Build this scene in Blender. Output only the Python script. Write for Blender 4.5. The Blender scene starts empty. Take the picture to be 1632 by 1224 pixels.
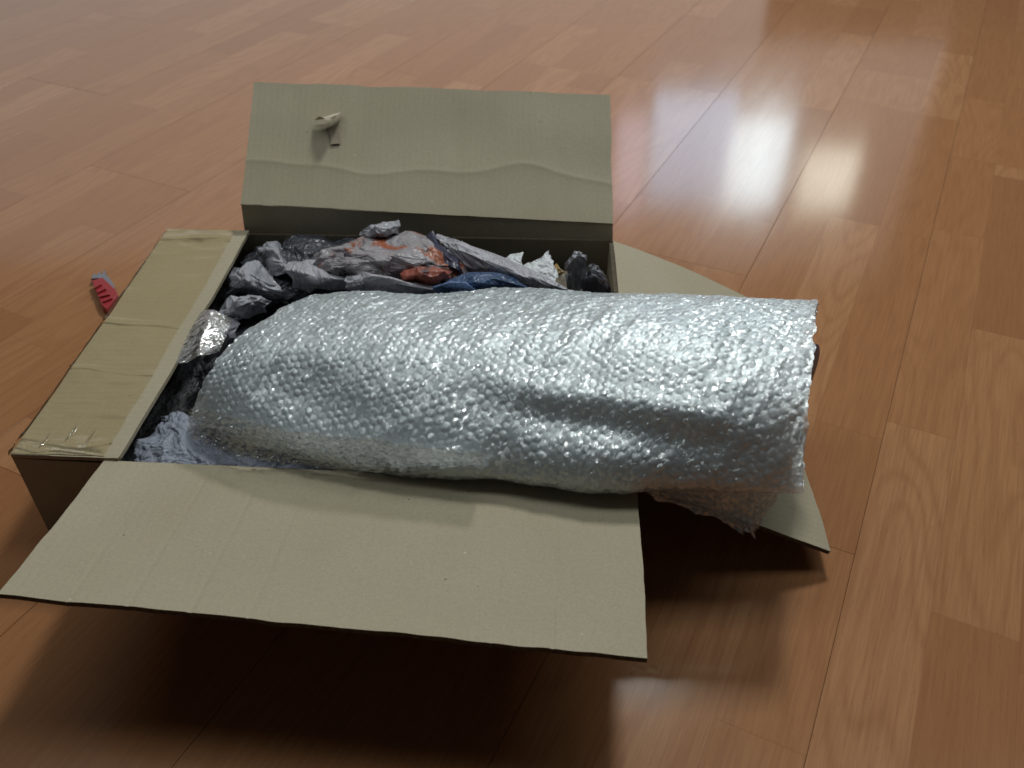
import bpy, math, random
import numpy as np
from mathutils import Vector, Matrix

SC = bpy.context.scene
COL = SC.collection

# ------------------------------------------------------------------ camera
CAM_H = 0.62
F = 1400.0                                   # focal length in pixels of a 1632 px wide picture
PITCH = math.atan(1142 / 1400)
cam_d = bpy.data.cameras.new('camera')
cam_d.sensor_width = 36.0
cam_d.lens = 36.0 * F / 1632
cam_d.clip_start = 0.01
cam_d.clip_end = 60
cam_d.dof.use_dof = True
cam_d.dof.focus_distance = 0.74
cam_d.dof.aperture_fstop = 9.0
cam = bpy.data.objects.new('camera', cam_d)
cam.location = (0, 0, CAM_H)
cam.rotation_euler = (math.pi / 2 - PITCH, 0, 0)
COL.objects.link(cam)
SC.camera = cam

# ------------------------------------------------------------------ light and exposure
SC.view_settings.view_transform = 'Standard'
SC.view_settings.look = 'None'
SC.view_settings.gamma = 1.0
SC.view_settings.exposure = 0.0
world = bpy.data.worlds.new('World')
SC.world = world
world.use_nodes = True
bg = world.node_tree.nodes['Background']
bg.inputs[0].default_value = (0.96, 1.0, 0.98, 1)
bg.inputs[1].default_value = 0.022
SC.cycles.max_bounces = 10
SC.cycles.transparent_max_bounces = 16
SC.cycles.sample_clamp_indirect = 4.0
SC.cycles.use_denoising = True


def ray(u, v):
    x = (u - 816) / F
    y = -(v - 612) / F
    return np.array([x, math.cos(PITCH) + y * math.sin(PITCH), -math.sin(PITCH) + y * math.cos(PITCH)])


def at(u, v, z=0.0):
    d = ray(u, v)
    return np.array([0, 0, CAM_H]) + (CAM_H - z) / -d[2] * d


def lamp(name, loc, target, sx, sy, power, col, spread=180):
    l = bpy.data.lights.new(name, 'AREA')
    l.shape = 'RECTANGLE'
    l.size = sx
    l.size_y = sy
    l.energy = power
    l.color = col
    l.spread = math.radians(spread)
    o = bpy.data.objects.new(name, l)
    o.location = loc
    o.rotation_euler = (Vector(target) - Vector(loc)).to_track_quat('-Z', 'Y').to_euler()
    COL.objects.link(o)
    return o


def mirrored_lamp(name, u0, v0, u1, v1, radiance, col, Y=3.6):
    """a window pane or added fill lamp standing beyond the floor, placed by where the floor mirrors it"""
    pts = []
    for u, v in ((u0, v0), (u1, v1)):
        P = at(u, v)
        d = ray(u, v) * np.array([1, 1, -1])
        pts.append(P + d * (Y - P[1]) / d[1])
    a, b = pts
    c = (a + b) / 2
    sx, sy = abs(b[0] - a[0]), abs(b[2] - a[2])
    lamp(name, c, (c[0], 0, c[2]), sx, sy, radiance * math.pi * sx * sy, col)


# key light high beyond the box
EL, AZ, DK = math.radians(51), math.radians(14), 3.2
kc = Vector((0.05, 0.5, 0.1))
kl = kc + Vector((math.cos(EL) * math.sin(AZ), math.cos(EL) * math.cos(AZ), math.sin(EL))) * DK
lamp('skylight', kl, kc, 0.38, 0.38, 44.0, (0.95, 1.0, 0.97))
lamp('overhead_fill', (0.1, 1.13, 2.6), (0.1, 1.13, 0), 5.0, 0.7, 32.0, (0.92, 1.0, 1.0))  # unseen overhead lamp added as fill, chiefly for the back flap
mirrored_lamp('window_pane_tall', 1045, 148, 1150, 325, 2.9, (0.48, 0.72, 1.0))
mirrored_lamp('window_pane_bright', 1150, 192, 1236, 335, 4.6, (0.74, 0.92, 1.0))
mirrored_lamp('window_pane_sky', 1188, 205, 1236, 285, 28.0, (0.80, 0.95, 1.0))
mirrored_lamp('window_pane_warm', 1285, 240, 1350, 335, 4.6, (0.98, 1.0, 0.84))
mirrored_lamp('window_pane_narrow', 985, 185, 1018, 345, 1.9, (0.80, 0.76, 1.0))


mirrored_lamp('veil_fill', -300, -160, 1150, 420, 0.47, (1.0, 0.98, 0.97), 3.9)  # unseen area lamp added to lay a pale veil on the floor
mirrored_lamp('veil_fill_side', 1150, 70, 1400, 430, 0.50, (1.0, 0.96, 0.93), 3.9)  # second added lamp, veils the floor right of the window reflection


# ------------------------------------------------------------------ helpers
def link_mesh(name, verts, faces, mats, parent=None, smooth=True, fmat=None, **props):
    me = bpy.data.meshes.new(name)
    me.from_pydata([tuple(map(float, p)) for p in verts], [], [tuple(map(int, f)) for f in faces])
    for m in (mats if isinstance(mats, (list, tuple)) else [mats]):
        me.materials.append(m)
    if smooth:
        me.polygons.foreach_set('use_smooth', np.ones(len(me.polygons), dtype=bool))
    if fmat is not None:
        me.polygons.foreach_set('material_index', np.array(fmat, dtype=np.int32))
    me.update()
    o = bpy.data.objects.new(name, me)
    COL.objects.link(o)
    if parent is not None:
        o.parent = parent
        o.matrix_parent_inverse = Matrix.Translation(-parent.location) if parent.type == 'EMPTY' else Matrix()
    for k, v in props.items():
        o[k] = v
    return o


def empty(name, loc, label, cat, group=None):
    o = bpy.data.objects.new(name, None)
    o.location = loc
    o.empty_display_size = 0.02
    COL.objects.link(o)
    o['label'] = label
    o['category'] = cat
    if group:
        o['group'] = group
    return o


def grid_faces(nu, nv, wrap=False, off=0, flip=False):
    i = np.arange(nu - 1)[:, None]
    j = np.arange(nv if wrap else nv - 1)[None, :]
    a = i * nv + j
    b = i * nv + (j + 1) % nv
    c = (i + 1) * nv + (j + 1) % nv
    d = (i + 1) * nv + j
    f = np.stack([a, b, c, d] if not flip else [d, c, b, a], -1).reshape(-1, 4) + off
    return f


def tri(x):
    return 2 * np.abs(x - np.floor(x + 0.5)) * 2 - 1


def vnoise(x, y, seed=0):
    """smooth value noise"""
    xi, yi = np.floor(x).astype(int), np.floor(y).astype(int)
    fx, fy = x - xi, y - yi
    fx, fy = fx * fx * (3 - 2 * fx), fy * fy * (3 - 2 * fy)

    def h(a, b):
        n = np.sin(a * 127.1 + b * 311.7 + seed * 74.7) * 43758.5453
        return n - np.floor(n)
    return (h(xi, yi) * (1 - fx) * (1 - fy) + h(xi + 1, yi) * fx * (1 - fy) + h(xi, yi + 1) * (1 - fx) * fy
            + h(xi + 1, yi + 1) * fx * fy) * 2 - 1


def hash2(a, b, s=0.0):
    n = np.sin(a * 12.9898 + b * 78.233 + s * 37.719) * 43758.5453
    return n - np.floor(n)


def grid_normals(P):
    du = np.gradient(P, axis=0)
    dv = np.gradient(P, axis=1)
    n = np.cross(du, dv)
    return n / (np.linalg.norm(n, axis=-1, keepdims=True) + 1e-12)


# ------------------------------------------------------------------ node helpers
class NT:
    def __init__(self, name):
        self.m = bpy.data.materials.new(name)
        self.m.use_nodes = True
        self.t = self.m.node_tree
        self.b = self.t.nodes['Principled BSDF']
        self.out = self.t.nodes['Material Output']

    def n(self, kind, **kw):
        nd = self.t.nodes.new(kind)
        for k, v in kw.items():
            setattr(nd, k, v)
        return nd

    def l(self, a, b):
        self.t.links.new(a, b)

    def math(self, op, a, b=None, c=None, clamp=False):
        nd = self.n('ShaderNodeMath', operation=op, use_clamp=clamp)
        for i, s in enumerate((a, b, c)):
            if s is None:
                continue
            if isinstance(s, (int, float)):
                nd.inputs[i].default_value = s
            else:
                self.l(s, nd.inputs[i])
        return nd.outputs[0]

    def mix(self, fac, a, b, blend='MIX'):
        nd = self.n('ShaderNodeMix', data_type='RGBA', blend_type=blend)
        for i, s in ((0, fac), (6, a), (7, b)):
            if isinstance(s, (int, float)):
                nd.inputs[i].default_value = s
            elif isinstance(s, tuple):
                nd.inputs[i].default_value = s if len(s) == 4 else s + (1,)
            else:
                self.l(s, nd.inputs[i])
        return nd.outputs[2]

    def noise(self, vec, scale, detail=3, rough=0.5, dist=0.0):
        nd = self.n('ShaderNodeTexNoise')
        nd.inputs['Scale'].default_value = scale
        nd.inputs['Detail'].default_value = detail
        nd.inputs['Roughness'].default_value = rough
        nd.inputs['Distortion'].default_value = dist
        if vec is not None:
            self.l(vec, nd.inputs['Vector'])
        return nd.outputs[0]

    def ramp(self, fac, pts):
        nd = self.n('ShaderNodeValToRGB')
        el = nd.color_ramp.elements
        while len(el) < len(pts):
            el.new(0.5)
        for e, (p, c) in zip(el, pts):
            e.position = p
            e.color = c if len(c) == 4 else tuple(c) + (1,)
        self.l(fac, nd.inputs[0])
        return nd.outputs[0]

    def obj(self):
        return self.n('ShaderNodeTexCoord').outputs['Object']

    def scale(self, vec, s):
        nd = self.n('ShaderNodeVectorMath', operation='MULTIPLY')
        self.l(vec, nd.inputs[0])
        nd.inputs[1].default_value = s
        return nd.outputs[0]

    def bump(self, h, strength=0.3, dist=0.001):
        nd = self.n('ShaderNodeBump')
        nd.inputs['Strength'].default_value = strength
        nd.inputs['Distance'].default_value = dist
        self.l(h, nd.inputs['Height'])
        self.l(nd.outputs[0], self.b.inputs['Normal'])
        return nd.outputs[0]

    def set(self, **kw):
        for k, v in kw.items():
            self.b.inputs[k.replace('_', ' ')].default_value = v


# ------------------------------------------------------------------ materials
def mat_wood():
    t = NT('laminate_wood')
    co = t.obj()
    sep = t.n('ShaderNodeSeparateXYZ')
    t.l(co, sep.inputs[0])
    x, y = sep.outputs[0], sep.outputs[1]
    rnd = t.n('ShaderNodeObjectInfo').outputs['Random']
    SW = 0.2064 / 3
    yy = t.math('DIVIDE', y, SW)
    si = t.math('FLOOR', yy)
    sf = t.math('SUBTRACT', yy, si)
    wn = t.n('ShaderNodeTexWhiteNoise', noise_dimensions='2D')
    cv = t.n('ShaderNodeCombineXYZ')
    t.l(si, cv.inputs[0])
    t.l(t.math('MULTIPLY', rnd, 91.7), cv.inputs[1])
    t.l(cv.outputs[0], wn.inputs['Vector'])
    xx = t.math('ADD', t.math('DIVIDE', x, 0.46), t.math('MULTIPLY', wn.outputs[0], 5.0))
    bi = t.math('FLOOR', xx)
    bf = t.math('SUBTRACT', xx, bi)
    wn2 = t.n('ShaderNodeTexWhiteNoise', noise_dimensions='3D')
    cv2 = t.n('ShaderNodeCombineXYZ')
    t.l(si, cv2.inputs[0])
    t.l(bi, cv2.inputs[1])
    t.l(t.math('MULTIPLY', rnd, 53.3), cv2.inputs[2])
    t.l(cv2.outputs[0], wn2.inputs['Vector'])
    cell = wn2.outputs[0]
    # grain coordinates, different for every strip block
    gv = t.n('ShaderNodeCombineXYZ')
    t.l(x, gv.inputs[0])
    t.l(y, gv.inputs[1])
    t.l(t.math('MULTIPLY', cell, 37.0), gv.inputs[2])
    broad = t.noise(t.scale(gv.outputs[0], (2.6, 13.0, 1.0)), 1.0, 1.0, 0.4)
    rings = t.math('SINE', t.math('MULTIPLY', broad, 74.0))
    rings = t.math('MULTIPLY_ADD', rings, 0.5, 0.5)
    rings = t.math('MULTIPLY', t.math('POWER', rings, 3.0), t.math('MULTIPLY_ADD', cell, 1.6, 0.2))
    fine = t.noise(t.scale(gv.outputs[0], (16.0, 420.0, 1.0)), 1.0, 3, 0.6)
    pores = t.noise(t.scale(gv.outputs[0], (90.0, 900.0, 1.0)), 1.0, 2, 0.6)
    col = t.ramp(cell, [(0.0, (0.325, 0.144, 0.062)), (0.25, (0.350, 0.158, 0.068)), (0.7, (0.375, 0.174, 0.076)),
                        (1.0, (0.425, 0.209, 0.098))])
    col = t.mix(t.math('MULTIPLY', rings, 0.14), col, (0.24, 0.090, 0.034), 'MIX')
    col = t.mix(t.math('MULTIPLY', t.math('SUBTRACT', fine, 0.35, clamp=True), 1.1), col, (0.22, 0.085, 0.042))
    dark = t.math('GREATER_THAN', pores, 0.66)
    col = t.mix(t.math('MULTIPLY', dark, 0.22), col, (0.15, 0.055, 0.027))
    # printed joint line between strips
    e1 = t.math('LESS_THAN', sf, 0.012)
    e2 = t.math('LESS_THAN', bf, 0.0025)
    col = t.mix(t.math('MULTIPLY', t.math('MAXIMUM', e1, e2), 0.20), col, (0.11, 0.045, 0.022))
    t.l(col, t.b.inputs['Base Color'])
    r = t.math('MULTIPLY_ADD', t.noise(t.scale(gv.outputs[0], (6., 30., 1.)), 1.0, 3), 0.05, 0.105)
    t.l(r, t.b.inputs['Roughness'])
    t.set(IOR=1.5)
    t.bump(fine, 0.04, 0.0004)
    return t.m


def mat_card(name='cardboard', base=(0.420, 0.366, 0.270), flute_axis=0):
    t = NT(name)
    co = t.obj()
    n1 = t.noise(co, 9.0, 4, 0.55)
    n2 = t.noise(co, 520.0, 4, 0.75)
    n3 = t.noise(t.scale(co, (1, 1, 1)), 60.0, 3, 0.6)
    dk = (base[0] * 0.90, base[1] * 0.86, base[2] * 0.74)
    lt = tuple(min(1, c * 1.10) for c in base)
    col = t.mix(n1, dk, lt)
    col = t.mix(t.math('MULTIPLY', t.math('SUBTRACT', n2, 0.3, clamp=True), 1.5), col, tuple(c * 0.66 for c in base))
    # paper fibres and specks
    vo = t.n('ShaderNodeTexVoronoi')
    vo.inputs['Scale'].default_value = 85.0
    t.l(co, vo.inputs['Vector'])
    wn = t.n('ShaderNodeSeparateColor')
    t.l(vo.outputs['Color'], wn.inputs[0])
    speck = t.math('MULTIPLY', t.math('LESS_THAN', vo.outputs['Distance'], 0.07), t.math('GREATER_THAN', wn.outputs[0], 0.90))
    col = t.mix(t.math('MULTIPLY', speck, 0.75), col, (0.06, 0.045, 0.03))
    speck2 = t.math('MULTIPLY', t.math('LESS_THAN', vo.outputs['Distance'], 0.11), t.math('LESS_THAN', wn.outputs[0], 0.02))
    col = t.mix(t.math('MULTIPLY', speck2, 0.45), col, (0.62, 0.58, 0.48))
    t.l(col, t.b.inputs['Base Color'])
    t.set(Roughness=0.78, IOR=1.4)
    sp = t.n('ShaderNodeSeparateXYZ')
    t.l(co, sp.inputs[0])
    fl = t.math('SINE', t.math('MULTIPLY', sp.outputs[flute_axis], 2 * math.pi / 0.0072))
    # pressed creases running with the flutes at uneven places
    cr = t.noise(t.scale(co, (38.0, 0.6, 0.6) if flute_axis == 0 else (0.6, 38.0, 0.6)), 1.0, 1, 0.5)
    crl = t.math('LESS_THAN', t.math('ABSOLUTE', t.math('SUBTRACT', cr, 0.66)), 0.008)
    h = t.math('ADD', t.math('MULTIPLY', fl, 0.22), t.math('ADD', t.math('MULTIPLY', n2, 0.35), t.math('MULTIPLY', n3, 0.8)))
    h = t.math('SUBTRACT', h, t.math('MULTIPLY', crl, 1.2))
    t.bump(h, 0.35, 0.0006)
    return t.m


def mat_card_edge():
    t = NT('cardboard_cut_edge')
    co = t.obj()
    sp = t.n('ShaderNodeSeparateXYZ')
    t.l(co, sp.inputs[0])
    s = t.math('SINE', t.math('MULTIPLY', t.math('ADD', sp.outputs[0], sp.outputs[1]), 2 * math.pi / 0.0072))
    n = t.noise(co, 300.0, 2)
    f = t.math('MULTIPLY_ADD', s, 0.10, t.math('MULTIPLY', n, 0.8), clamp=True)
    t.l(t.mix(f, (0.03, 0.02, 0.012), (0.16, 0.12, 0.075)), t.b.inputs['Base Color'])
    t.set(Roughness=0.9)
    return t.m


def mat_tape(name='packing_tape', tint=(0.82, 0.70, 0.45), clear=0.72, bmp=0.16, fres=0.14):
    t = NT(name)
    co = t.obj()
    tr = t.n('ShaderNodeBsdfTransparent')
    tr.inputs[0].default_value = tint + (1,)
    t.set(Roughness=0.13, IOR=1.5, Base_Color=(0.55, 0.46, 0.28, 1))
    h = t.math('ADD', t.noise(t.scale(co, (20, 90, 60)), 1.0, 3, 0.6), t.noise(co, 160.0, 2))
    t.bump(h, bmp, 0.0006)
    mx = t.n('ShaderNodeMixShader')
    mx.inputs[0].default_value = 1 - clear
    t.l(tr.outputs[0], mx.inputs[1])
    t.l(t.b.outputs[0], mx.inputs[2])
    # a clear glossy coat over everything
    gl = t.n('ShaderNodeBsdfGlossy')
    gl.inputs['Roughness'].default_value = 0.12
    fr = t.n('ShaderNodeLayerWeight')
    fr.inputs[0].default_value = fres
    m2 = t.n('ShaderNodeMixShader')
    t.l(fr.outputs['Fresnel'], m2.inputs[0])
    t.l(mx.outputs[0], m2.inputs[1])
    t.l(gl.outputs[0], m2.inputs[2])
    for nd in t.t.nodes:
        if nd.type == 'BUMP':
            t.l(nd.outputs[0], gl.inputs['Normal'])
    t.l(m2.outputs[0], t.out.inputs['Surface'])
    return t.m


def mat_film(name, milk=0.35, gloss=0.45, rough=0.16, GL=0.08, SHEEN=0.0, FACET=0.75, base=(0.80, 0.83, 0.81), tint=(0.97, 0.98, 0.97)):
    """polythene: clear, a little milky, with many small glossy crinkles"""
    t = NT(name)
    co = t.obj()
    m0 = t.n('ShaderNodeMapping')
    m0.inputs['Rotation'].default_value = (0, 0, math.radians(-52))
    t.l(co, m0.inputs[0])
    mp = t.n('ShaderNodeMapping')
    mp.inputs['Scale'].default_value = (0.36, 1.0, 1.0)
    t.l(m0.outputs[0], mp.inputs[0])
    n1 = t.noise(mp.outputs[0], 330.0, 3, 0.6, 1.2)
    n2 = t.noise(mp.outputs[0], 120.0, 2, 0.6, 0.8)
    h = t.math('ADD', n1, t.math('MULTIPLY', n2, 1.6))
    bp = t.n('ShaderNodeBump')
    bp.inputs['Strength'].default_value = 0.9
    bp.inputs['Distance'].default_value = 0.0009
    t.l(h, bp.inputs['Height'])
    # small flat facets between the crinkles, each tilted its own way, so that single ones glint
    vo = t.n('ShaderNodeTexVoronoi')
    vo.inputs['Scale'].default_value = 430.0
    vo.inputs['Randomness'].default_value = 1.0
    t.l(mp.outputs[0], vo.inputs['Vector'])
    sub = t.n('ShaderNodeVectorMath', operation='SUBTRACT')
    t.l(vo.outputs['Color'], sub.inputs[0])
    sub.inputs[1].default_value = (0.5, 0.5, 0.5)
    mad = t.n('ShaderNodeVectorMath', operation='MULTIPLY_ADD')
    t.l(sub.outputs[0], mad.inputs[0])
    mad.inputs[1].default_value = (FACET, FACET, FACET)
    t.l(bp.outputs[0], mad.inputs[2])
    nrm = t.n('ShaderNodeVectorMath', operation='NORMALIZE')
    t.l(mad.outputs[0], nrm.inputs[0])
    N = nrm.outputs[0]
    tr = t.n('ShaderNodeBsdfTransparent')
    tr.inputs[0].default_value = tint + (1,)
    df = t.n('ShaderNodeBsdfDiffuse')
    df.inputs[0].default_value = base + (1,)
    tl = t.n('ShaderNodeBsdfTranslucent')
    tl.inputs[0].default_value = base + (1,)
    dt = t.n('ShaderNodeMixShader')
    dt.inputs[0].default_value = 0.4
    t.l(df.outputs[0], dt.inputs[1])
    t.l(tl.outputs[0], dt.inputs[2])
    m1 = t.n('ShaderNodeMixShader')
    m1.inputs[0].default_value = milk
    t.l(tr.outputs[0], m1.inputs[1])
    t.l(dt.outputs[0], m1.inputs[2])
    gl = t.n('ShaderNodeBsdfGlossy')
    gl.inputs['Roughness'].default_value = rough
    t.l(N, gl.inputs['Normal'])
    fr = t.n('ShaderNodeLayerWeight')
    fr.inputs[0].default_value = gloss
    t.l(N, fr.inputs['Normal'])
    m2 = t.n('ShaderNodeMixShader')
    t.l(t.math('MULTIPLY_ADD', fr.outputs['Fresnel'], 0.75, GL), m2.inputs[0])
    t.l(m1.outputs[0], m2.inputs[1])
    t.l(gl.outputs[0], m2.inputs[2])
    # broad sheen of the film as a whole
    g2 = t.n('ShaderNodeBsdfGlossy')
    g2.inputs['Roughness'].default_value = 0.46
    g2.inputs['Color'].default_value = (0.90, 0.97, 1.0, 1)
    m3 = t.n('ShaderNodeMixShader')
    m3.inputs[0].default_value = SHEEN
    t.l(m2.outputs[0], m3.inputs[1])
    t.l(g2.outputs[0], m3.inputs[2])
    t.l(m3.outputs[0], t.out.inputs['Surface'])
    return t.m


def mat_simple(name, col, rough=0.5, noise_amt=0.2, noise_scale=60, metallic=0.0, bump=0.0):
    t = NT(name)
    co = t.obj()
    n = t.noise(co, noise_scale, 4, 0.6)
    t.l(t.mix(n, tuple(c * (1 - noise_amt) for c in col), tuple(min(1, c * (1 + noise_amt)) for c in col)), t.b.inputs['Base Color'])
    t.set(Roughness=rough, Metallic=metallic)
    if bump:
        t.bump(n, bump, 0.0006)
    return t.m


def mat_news(name, base, prints, rough=0.42, text=0.35, seed=0.0, pscale=22.0):
    """newsprint: paper colour, printed blotches of colour and rows of small print (UV follows the sheet)"""
    t = NT(name)
    uv = t.n('ShaderNodeTexCoord').outputs['UV']
    off = t.n('ShaderNodeVectorMath', operation='ADD')
    t.l(uv, off.inputs[0])
    off.inputs[1].default_value = (seed, seed * 0.7, 0)
    uvo = off.outputs[0]
    n = t.noise(uvo, 6.0, 3)
    col = t.mix(n, tuple(c * 0.85 for c in base), tuple(min(1, c * 1.1) for c in base))
    for k, (c, lo) in enumerate(prints):
        o2 = t.n('ShaderNodeVectorMath', operation='ADD')
        t.l(uvo, o2.inputs[0])
        o2.inputs[1].default_value = (k * 7.3, k * 3.1, k * 2.0)
        m = t.noise(o2.outputs[0], pscale * 0.1, 4, 0.6, 0.8)
        m = t.math('MULTIPLY', t.math('SUBTRACT', m, lo), 16.0, clamp=True)
        col = t.mix(m, col, c)
    if text:
        sp = t.n('ShaderNodeSeparateXYZ')
        t.l(uv, sp.inputs[0])
        rows = t.math('GREATER_THAN', t.math('SINE', t.math('MULTIPLY', sp.outputs[1], 330.0)), 0.1)
        cols = t.math('GREATER_THAN', t.math('SINE', t.math('MULTIPLY', sp.outputs[0], 26.0)), -0.8)
        wrd = t.math('GREATER_THAN', t.noise(t.scale(uv, (150.0, 52.0, 1)), 1.0, 1), 0.46)
        area = t.math('GREATER_THAN', t.noise(uvo, 2.6, 1), 0.5)
        m = t.math('MULTIPLY', t.math('MULTIPLY', rows, wrd), t.math('MULTIPLY', area, cols))
        col = t.mix(t.math('MULTIPLY', m, text), col, (0.03, 0.03, 0.035))
    t.l(col, t.b.inputs['Base Color'])
    t.set(Roughness=rough, IOR=1.45)
    hs = []
    for sc_v in (11.0, 27.0):
        vo = t.n('ShaderNodeTexVoronoi', feature='F1')
        vo.inputs['Scale'].default_value = sc_v
        wv = t.n('ShaderNodeVectorMath', operation='MULTIPLY_ADD')
        nz = t.n('ShaderNodeTexNoise')
        nz.inputs['Scale'].default_value = sc_v * 0.5
        t.l(uvo, nz.inputs['Vector'])
        t.l(nz.outputs['Color'], wv.inputs[0])
        wv.inputs[1].default_value = (1.2 / sc_v,) * 3
        t.l(uvo, wv.inputs[2])
        t.l(wv.outputs[0], vo.inputs['Vector'])
        hs.append(t.math('MULTIPLY', vo.outputs['Distance'], 11.0 / sc_v))
    t.bump(t.math('ADD', hs[0], hs[1]), 0.75, 0.006)
    return t.m


M_WOOD = mat_wood()
M_CARD = mat_card('cardboard', flute_axis=0)
M_CARD_Y = mat_card('cardboard_cross', flute_axis=1)
M_EDGE = mat_card_edge()
M_TAPE = mat_tape('packing_tape', (0.99, 0.955, 0.88), 0.96, 0.16, 0.30)
M_TAPE_CLEAR = mat_tape('clear_tape', (0.95, 0.92, 0.84), 0.90, 0.03)
M_FILM = mat_film('bubble_film', 0.46, 0.42, 0.12, 0.165, 0.16, base=(0.88, 0.95, 0.99))
M_FILM_IN = mat_film('bubble_film_inner', 0.97, 0.45, 0.20, 0.05, 0.10, base=(0.95, 0.97, 0.97))
M_FILM_LOOSE = mat_film('loose_film', 0.07, 0.5, 0.11, 0.26)
M_FILM_TAIL = mat_film('film_tail', 0.34, 0.5, 0.11, 0.30, 0.05, base=(0.80, 0.76, 0.74))
M_ITEM = mat_simple('dark_item', (0.05, 0.045, 0.06), 0.35)

# ------------------------------------------------------------------ floor: planks lying in a floating floor
A_DIR = math.atan2(0.898, 0.440)             # direction the planks run
PW, PL, GAP = 0.2064, 1.28, 0.0003
fs = 8.0
floor = link_mesh('floor', [(-fs, -fs, -0.009), (fs, -fs, -0.009), (fs, fs, -0.009), (-fs, fs, -0.009)], [(0, 1, 2, 3)],
                  mat_simple('underlay', (0.05, 0.03, 0.02), 0.9), smooth=False, kind='structure')


def plank_mesh():
    b = 0.0002
    L, W = PL - GAP, PW - GAP
    vs, fc = [], []
    for z, i in ((-0.008, 0), (-b, 0), (0, b)):
        vs += [(i, i, z), (L - i, i, z), (L - i, W - i, z), (i, W - i, z)]
    for k in range(2):
        for j in range(4):
            fc.append((k * 4 + j, k * 4 + (j + 1) % 4, k * 4 + 4 + (j + 1) % 4, k * 4 + 4 + j))
    fc.append((8, 9, 10, 11))
    return vs, fc


pv, pf = plank_mesh()
first = None
rnd = random.Random(5)
na = np.array([0.898, -0.440])
aa = np.array([0.440, 0.898])
for k in range(-13, 11):
    # the plank between seam k and seam k+1 (counted to the right)
    c1 = 0.0503 + PW * (k + 1)               # its right-hand edge; local y runs to the left
    offs = {-4: 0.34, -3: 0.35, -2: 1.02, -1: 0.60, 0: 0.25, 1: 0.9}.get(k, rnd.random() * PL)
    for j in range(-1, 4):
        a0 = offs + (j - 1) * PL
        p = na * c1 + aa * a0
        mid = na * (c1 - PW / 2) + aa * (a0 + PL / 2)
        if mid[1] < -1.2 or mid[1] > 4.4 or abs(mid[0]) > 3.2:
            continue
        if first is None:
            o = link_mesh('plank', pv, pf, M_WOOD, floor, smooth=False)
            first = o
        else:
            o = first.copy()
            COL.objects.link(o)
        o.location = (p[0], p[1], rnd.uniform(-0.00012, 0.0))
        o.rotation_euler = (0, 0, A_DIR)


# ------------------------------------------------------------------ cardboard box
HB = 0.095
FL, FR = np.array([-0.428, 0.543, HB]), np.array([0.103, 0.509, HB])
BL, BR = np.array([-0.411, 0.930, HB]), np.array([0.119, 0.911, HB])
SF, SB = np.array([-0.333, 0.537, HB]), np.array([-0.313, 0.926, HB])    # inner edge of the uncut strip
box = empty('cardboard_box', (-0.15, 0.72, 0.0), 'opened brown cardboard box lying on the wooden floor with its flaps folded out', 'box')
TH = 0.0042


def board(name, P00, P10, P01, P11, parent, mat, nx=60, ny=30, th=TH, disp=None, rag=0.0008, seed=0, up=None, edge=None, **props):
    """a sheet of corrugated board; P00->P10 runs along u, P00->P01 along v; disp(u,v) lifts it along its normal"""
    P00, P10, P01, P11 = map(lambda p: np.array(p, float), (P00, P10, P01, P11))
    u = np.linspace(0, 1, nx)[:, None, None]
    v = np.linspace(0, 1, ny)[None, :, None]
    P = P00 * (1 - u) * (1 - v) + P10 * u * (1 - v) + P01 * (1 - u) * v + P11 * u * v
    U, V = u[..., 0] + 0 * v[..., 0], v[..., 0] + 0 * u[..., 0]
    eu, ev = P10 - P00, P01 - P00
    eu, ev = eu / np.linalg.norm(eu), ev / np.linalg.norm(ev)
    n = np.cross(eu, ev)
    if up is not None and np.dot(n, up) < 0:
        n = -n
    flip = np.dot(np.cross(eu, ev), n) < 0
    if disp is not None:
        P = P + n * disp(U, V)[..., None]
    if rag:
        su = np.linspace(0, 1, nx) * 9
        sv = np.linspace(0, 1, ny) * 6
        P[:, -1] += ev * (vnoise(su, su * 0 + 3, seed) * rag + vnoise(su * 3, su * 0, seed + 1) * rag * .5)[:, None]
        P[0, :] += eu * ((vnoise(sv, sv * 0 + 7, seed) + .25 * vnoise(sv * 6, sv * 0 + 7, seed)) * rag * .6)[:, None]
        P[-1, :] += eu * ((vnoise(sv, sv * 0 + 9, seed) + .25 * vnoise(sv * 6, sv * 0 + 9, seed)) * rag * .6)[:, None]
    B = P - n * th
    N = nx * ny
    top = grid_faces(nx, ny, flip=not flip)
    # orientation is unimportant to the shading, thickness is what matters
    bot = grid_faces(nx, ny, off=N, flip=flip)
    side = []
    bi = [(i, 0) for i in range(nx)] + [(nx - 1, j) for j in range(1, ny)] + [(i, ny - 1) for i in range(nx - 2, -1, -1)] + [(0, j) for j in range(ny - 2, 0, -1)]
    idx = [a * ny + b for a, b in bi]
    vs = np.concatenate([P.reshape(-1, 3), B.reshape(-1, 3)])
    extra = np.concatenate([vs[idx], vs[[q + N for q in idx]]])
    m = len(idx)
    base = 2 * N
    for q in range(m):
        r = (q + 1) % m
        side.append((base + q, base + r, base + m + r, base + m + q))
    faces = [tuple(f) for f in top] + [tuple(f) for f in bot] + side
    fm = [0] * (len(top) + len(bot)) + [1] * len(side)
    return link_mesh(name, np.concatenate([vs, extra]), faces, [mat, edge or M_EDGE], parent, fmat=fm, **props)


z3 = np.array([0, 0, 1.0])


def ground(p):
    return np.array([p[0], p[1], 0.0025])


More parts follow.
